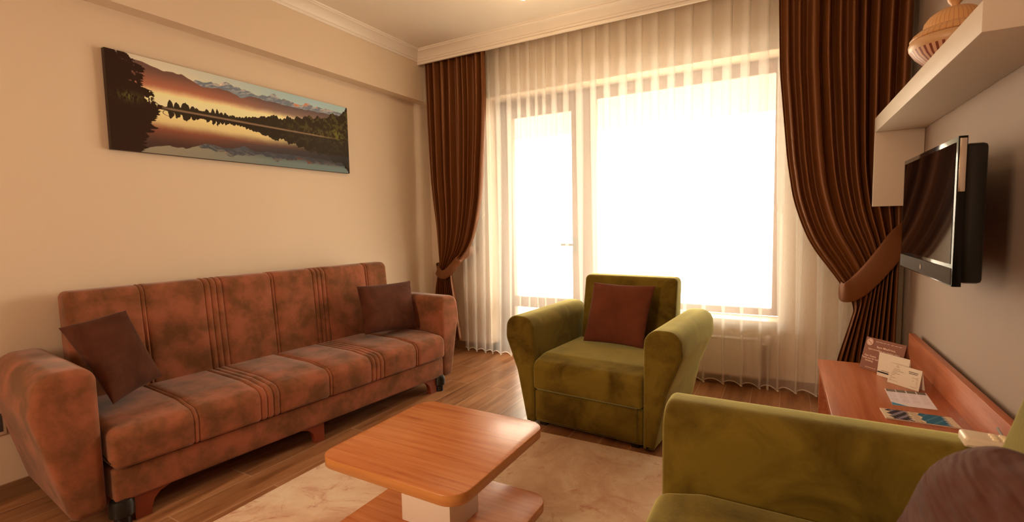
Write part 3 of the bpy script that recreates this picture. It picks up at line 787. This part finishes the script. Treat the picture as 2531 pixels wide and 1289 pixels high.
# ------------------------------------------------------------ wall shelf and wooden pot
ws = thing('wall_shelf', 'white laminate hooked wall shelf above the television', 'wall shelf', (.63, 2.5, 1.2))
def wbox(name, lo, hi): return box(name, (lo[0]-.63, lo[1]-2.5, lo[2]-1.2), (hi[0]-.63, hi[1]-2.5, hi[2]-1.2), M_lam, ws, .0015)
wbox('shelf_board', (.42, 1.665, 1.602), (.628, 3.31, 1.680))
wbox('end_panel', (.42, 3.275, 1.205), (.628, 3.31, 1.602))
pt = thing('wooden_pot', 'round turned wooden pot with a knobbed lid on the white wall shelf', 'pot', (.515, 2.33, 1.681))
def pot_b(t, b):
    c = nd(t, 'ShaderNodeTexCoord'); s_ = nd(t, 'ShaderNodeSeparateXYZ'); t.links.new(c.outputs['Object'], s_.inputs[0])
    at_ = nd(t, 'ShaderNodeMath', operation='ARCTAN2'); t.links.new(s_.outputs[1], at_.inputs[0]); t.links.new(s_.outputs[0], at_.inputs[1])
    mu = nd(t, 'ShaderNodeMath', operation='MULTIPLY'); t.links.new(at_.outputs[0], mu.inputs[0]); mu.inputs[1].default_value = 40
    si = nd(t, 'ShaderNodeMath', operation='SINE'); t.links.new(mu.outputs[0], si.inputs[0])
    lt = nd(t, 'ShaderNodeMath', operation='LESS_THAN'); t.links.new(s_.outputs[2], lt.inputs[0]); lt.inputs[1].default_value = .068
    r = ramp(t, si.outputs[0], [(.0, (.62, .36, .24, 1)), (.35, (.20, .05, .03, 1))])
    mx = nd(t, 'ShaderNodeMix', data_type='RGBA'); t.links.new(lt.outputs[0], mx.inputs[0]); mx.inputs[6].default_value = (.55, .33, .17, 1)
    t.links.new(r.outputs[0], mx.inputs[7]); t.links.new(mx.outputs[2], b.inputs['Base Color'])
lathe('bowl', [(.045, 0), (.058, .004), (.085, .022), (.108, .045), (.122, .068), (.1255, .075), (.127, .088), (.123, .10), (.119, .103)], mat('turned_bowl_wood', rough=.4, build=pot_b), pt, 96)
def lid_b(t, b):
    c = nd(t, 'ShaderNodeTexCoord'); s_ = nd(t, 'ShaderNodeSeparateXYZ'); t.links.new(c.outputs['Object'], s_.inputs[0])
    at_ = nd(t, 'ShaderNodeMath', operation='ARCTAN2'); t.links.new(s_.outputs[1], at_.inputs[0]); t.links.new(s_.outputs[0], at_.inputs[1])
    mu = nd(t, 'ShaderNodeMath', operation='MULTIPLY'); t.links.new(at_.outputs[0], mu.inputs[0]); mu.inputs[1].default_value = 44
    si = nd(t, 'ShaderNodeMath', operation='SINE'); t.links.new(mu.outputs[0], si.inputs[0])
    r = ramp(t, si.outputs[0], [(.0, (.62, .34, .14, 1)), (.90, (.62, .33, .14, 1)), (.99, (.36, .17, .07, 1))])
    t.links.new(r.outputs[0], b.inputs['Base Color'])
M_lid = mat('turned_lid_wood', rough=.4, build=lid_b)
ld_ = lathe('lid', [(.121, .103), (.124, .106), (.115, .120), (.100, .132), (.088, .137), (.0875, .143), (.084, .160), (.070, .180), (.050, .194), (.025, .2), (.012, .202)], M_lid, pt, 96)
lathe('knob', [(.012, .2), (.012, .212), (.020, .222), (.024, .235), (.021, .247), (.010, .253), (.001, .254)], mat('knob_wood', (.6, .32, .13, 1), .4), ld_, 32)

# ------------------------------------------------------------ television
tv = thing('television', 'black flat-screen television mounted on the right wall below the white shelf', 'television', (.63, 2.30, .92))
def tb(name, lo, hi, m, r=.002, label=None, par=None):
    return box(name, (lo[0]-.63, lo[1]-2.30, lo[2]-.92), (hi[0]-.63, hi[1]-2.30, hi[2]-.92), m, par or tv, r, label=label)
tb('bezel', (.450, 1.935, .932), (.472, 2.682, 1.385), M_blackg, .0012)
tb('screen', (.4485, 1.955, 1.0), (.4505, 2.662, 1.368), M_screen, 0)
sp_ = tb('speaker_strip', (.447, 1.945, .937), (.451, 2.672, .987), M_gray, .001, 'grey strip along the bottom edge')
V = []; F = []; ring(.0001, .010); V.append((0, 0, 0))
lg = obj('maker_mark', V, F, M_chrome, sp_, False); lg.matrix_local = Matrix.Translation((.446-.63, 2.31-2.30, .962-.92)) @ Matrix.Rotation(-PI/2, 4, 'Y')
tb('rear_housing', (.472, 1.962, .94), (.528, 2.655, 1.365), M_black, .012)
tb('side_reflection_strip', (.4535, 1.9335, 1.22), (.4695, 1.9355, 1.378), M_chrome, .0005, 'added shiny strip imitating a reflection on the side of the bezel')  # chrome strip added to imitate the room's reflection in the glossy bezel side
tb('wall_bracket', (.528, 2.53, 1.05), (.629, 2.63, 1.25), M_black, .004)
for (yy, zz) in ((2.46, 1.265), (2.46, 1.15)):
    so = thing('wall_socket', 'white wall socket behind the television, %s of two' % ('upper' if zz > 1.2 else 'lower'), 'socket', (.63, yy-.0, zz), 0, 'sockets behind the television')
    box('cover_plate', (-.01, -.042, -.042), (0, .042, .042), M_plast, so, .003); box('plug', (-.035, -.02, -.03), (-.01, .02, .03), M_black, so, .006)
so = thing('wall_socket', 'pale double wall socket low on the left wall beside the near sofa arm', 'socket', (XL, .665, .345))
box('cover_plate', (0, -.04, -.055), (.01, .04, .055), M_plast, so, .003); box('socket_face', (.01, -.028, -.04), (.012, .028, .04), M_gray, so, .001)

# ------------------------------------------------------------ ceiling lamp (just above the frame)
cl = thing('ceiling_lamp', 'warm multi-bulb ceiling lamp whose glow shows at the top edge', 'ceiling lamp', (-1.52, 2.62, H))
lathe('ceiling_rose', [(.07, 0), (.07, -.012), (.03, -.025), (.012, -.03)], M_chrome, cl, 32)
tube('stem', [(0, 0, -.02), (0, 0, -.10)], .008, M_chrome, cl)
M_bulb = emis('warm_bulb_glass', (1.0, .70, .36, 1), 55)
for k in range(3):
    a_ = math.radians(72+k*120); dx_, dy_ = math.cos(a_)*.20, math.sin(a_)*.20
    ar = tube('lamp_arm', [(0, 0, -.09), (dx_*.5, dy_*.5, -.115), (dx_, dy_, -.10)], .006, M_chrome, cl)
    lathe('bulb', [(.012, -.10), (.014, -.09), (.03, -.065), (.033, -.05), (.026, -.03), (.002, -.02)], M_bulb, ar, 20, xy=(dx_, dy_))

# ------------------------------------------------------------ panoramic picture
rs = np.random.RandomState(3)
def noise1(x, f, seed):
    r = np.random.RandomState(seed).rand(4096); xi = x*f; i = np.floor(xi).astype(int); t_ = xi-i; t_ = t_*t_*(3-2*t_)
    return r[i % 4096]*(1-t_)+r[(i+1) % 4096]*t_
def noise2(x, y, f, seed, oct=4):
    o = 0; am = 1; s_ = 0
    for k in range(oct):
        r = np.random.RandomState(seed+k).rand(128, 128); xi = x*f; yi = y*f; i = np.floor(xi).astype(int); j = np.floor(yi).astype(int)
        tx = xi-i; ty = yi-j; tx = tx*tx*(3-2*tx); ty = ty*ty*(3-2*ty); g = lambda a_, b_: r[a_ % 128, b_ % 128]
        o = o+am*((g(i, j)*(1-tx)+g(i+1, j)*tx)*(1-ty)+(g(i, j+1)*(1-tx)+g(i+1, j+1)*tx)*ty); s_ += am; am *= .55; f *= 2
    return o/s_
def ss(a_, b_, x): t_ = np.clip((x-a_)/(b_-a_), 0, 1); return t_*t_*(3-2*t_)
def upper(u, v):
    x3 = u*3.05
    C = np.zeros(u.shape+(3,))
    def mix(mask, col):
        mask = np.clip(mask, 0, 1)[..., None]; return C*(1-mask)+np.array(col, float)*mask
    s0 = ss(.1, .75, u)[..., None]; C = np.array([206, 168, 118.])*(1-s0)+np.array([158, 154, 124.])*s0
    C = C+(ss(.8, 1, v)[..., None])*np.array([-12, -6, 2.])
    nn = noise2(x3, v, 18, 5); n2 = noise2(x3+.3*v, v, 30, 15, 3)
    Sx = [0, .262, .268, .284, .313, .338, .363, .39, .417, .453, .486, .519, .57, .602, .628, .682, .728, .769, .806, .881, .961, 1]
    Sy = [0, .5, .87, .893, .890, .912, .898, .950, .928, .905, .908, .870, .905, .955, .905, .895, .880, .930, .905, .915, .905, .90]
    Sv = np.interp(u, Sx, Sy)+(noise1(u, 90, 2)-.5)*.022
    m = ss(0, .004, Sv-v)
    dep = Sv-v
    shade = (noise2(x3*.8-1.5*v, v*1.2, 30, 31, 5))
    C = mix(m, (118, 110, 98))
    C = mix(m*ss(.46, .60, shade)*ss(.10, .0, dep)*.75, (176, 142, 112))
    C = mix(m*ss(.54, .42, shade)*.55, (92, 84, 78))
    C = mix(m*ss(.50, .6, n2)*ss(.06, .0, dep)*ss(.62, .72, u)*ss(.9, .8, u), (196, 96, 48))
    C = mix(m*ss(.52, .6, n2)*ss(.05, .0, dep)*ss(.33, .38, u)*ss(.46, .42, u), (224, 168, 118))
    Rx = [0, .065, .108, .174, .23, .268, .303, .362, .397, .451, .499, .549, .654, .71, .829, 1]
    Ry = [.965, .962, .951, .903, .915, .862, .824, .851, .846, .80, .845, .836, .832, .83, .84, .87]
    Rv = np.interp(u, Rx, Ry)+(noise1(u, 60, 9)-.5)*.014
    m = ss(0, .006, Rv-v)
    lowf = .655+.03*ss(.5, .8, u)*0-.0*u
    g = ss(.93, .70, v)
    colr = np.array([98, 62, 44.])[None, None]*(1-g[..., None])+np.array([158, 84, 52.])[None, None]*g[..., None]
    colb = np.array([74, 54, 44.])[None, None]*(1-g[..., None])+np.array([120, 84, 62.])[None, None]*g[..., None]
    wr = ss(.25, .7, u)[..., None]; cm = colr*(1-wr)+colb*wr
    mm = m[..., None]; C = C*(1-mm)+cm*mm
    fog = m*ss(.745, .635, v+.02*(nn-.5)); C = mix(fog, (226, 184, 112))
    C = mix(ss(.62, .55, v)*ss(.5, .2, u)*.4, (238, 205, 130))
    # trees
    ind = np.zeros_like(u)
    for (cx, w_, hgt) in ((.185, .010, .085), (.207, .011, .068), (.236, .016, .085), (.262, .012, .062), (.275, .01, .05), (.312, .009, .062), (.335, .008, .078), (.351, .007, .082), (.366, .009, .055), (.383, .008, .058), (.41, .01, .045)):
        d = np.abs(u-cx)/w_; ind = np.maximum(ind, hgt*np.clip(1-d**1.6, 0, 1)**.5)
    Tx = [0, .14, .16, .2, .3, .4, .447, .471, .536, .577, .652, .709, .768, .829, .87, .894, .94, .989, 1]
    Ty = [.5, .5, .515, .53, .545, .548, .558, .575, .61, .65, .665, .70, .745, .745, .79, .85, .86, .97, .98]
    base = np.interp(u, Tx, Ty)+(noise1(u, 120, 4)-.5)*.03*ss(.3, .6, u)+(noise1(u, 45, 14)-.5)*.07*ss(.45, .7, u)+(noise1(u, 260, 8)-.5)*.02
    tv_ = np.maximum(base, .52+ind+(noise1(u, 300, 6)-.5)*.012*(ind > 0))
    m = ss(0, .004, tv_-v)*ss(.13, .15, u)
    C = mix(m, (50, 34, 18)); C = mix(m*ss(.5, .62, noise2(x3, v, 26, 77))*ss(.5, .8, u)*.7, (84, 66, 26))
    return C
def picture(U, V):
    top = upper(U, V)
    wob = (noise1(V, 60, 3)-.5)*.006+(noise2(U*3, V, 40, 8, 2)-.5)*.004
    rv = 1.0-V+.0
    ref = upper(np.clip(U+wob, 0, 1), np.clip(rv, 0, 1))
    ref = ref*np.array([.93, .90, .86])*(1-.28*ss(.45, .1, V))[..., None]
    sky = ss(.10, .05, V)[..., None]; 
    m = (V < .505)[..., None]; C = np.where(m, ref, top)
    def mix(C, mask, col): mask = np.clip(mask, 0, 1)[..., None]; return C*(1-mask)+np.array(col, float)*mask
    C = mix(C, ss(.018, .004, np.abs(V-.505+.012*U))*.75*ss(.1, .2, U)*ss(1, .8, U), (148, 104, 66))
    C = mix(C, ss(.5, .9, U)*(V < .49)*ss(.06, .22, V)*.75, (52, 38, 24))
    C = mix(C, ss(.25, .6, U)*(V < .25)*ss(.05, .14, V)*.45, (56, 48, 44))
    # near left trees and their reflection
    ly = [0, .019, .084, .205, .241, .41, .484, .52, .574, .66, .689, .784, .875, .938, 1.0]
    lx = [.098, .098, .109, .109, .134, .134, .157, .158, .127, .133, .106, .108, .106, .084, .062]
    Lb = np.interp(V, ly, lx)+(noise1(V, 40, 21)-.5)*.024+(noise1(V, 130, 22)-.5)*.012
    gap = noise2(U*3.05, V, 40, 41, 3)
    m = ss(0, .003, Lb-U)*(1-ss(.66, .72, gap)*ss(.045, .02, Lb-U)*(V > .5))
    C = mix(C, m, (44, 22, 10))
    gr = np.exp(-((U-.06)/.035)**2-((V-.56)/.05)**2)*ss(.45, .6, noise2(U*12, V, 30, 51, 3)); C = mix(C, gr*.8, (96, 84, 30))
    gr = np.exp(-((U-.93)/.05)**2-((V-.55)/.12)**2)*ss(.5, .62, noise2(U*3.05, V, 40, 61, 3)); C = mix(C, gr*.8, (110, 92, 30))
    # ripple ring
    rr = np.sqrt(((U-.178)/.018)**2+((V-.455)/.03)**2); C = mix(C, ss(.14, .05, np.abs(rr-1))*.7, (70, 45, 28))
    return np_lin(np.clip(C, 0, 255), k=.80)
pic = thing('panorama_picture', 'wide canvas picture of a misty mountain lake at sunrise on the left wall', 'picture', (XL, 1.91, 1.555))
box('canvas', (.001, -.752, 0), (.029, .752, .488), mat('canvas_edge', (.03, .015, .008, 1), .5), pic, .002)
painted('printed_face', (.0296, -.751, .001), (.0296, .751, .001), (.0296, -.751, .487), 900, 292, picture, pic)
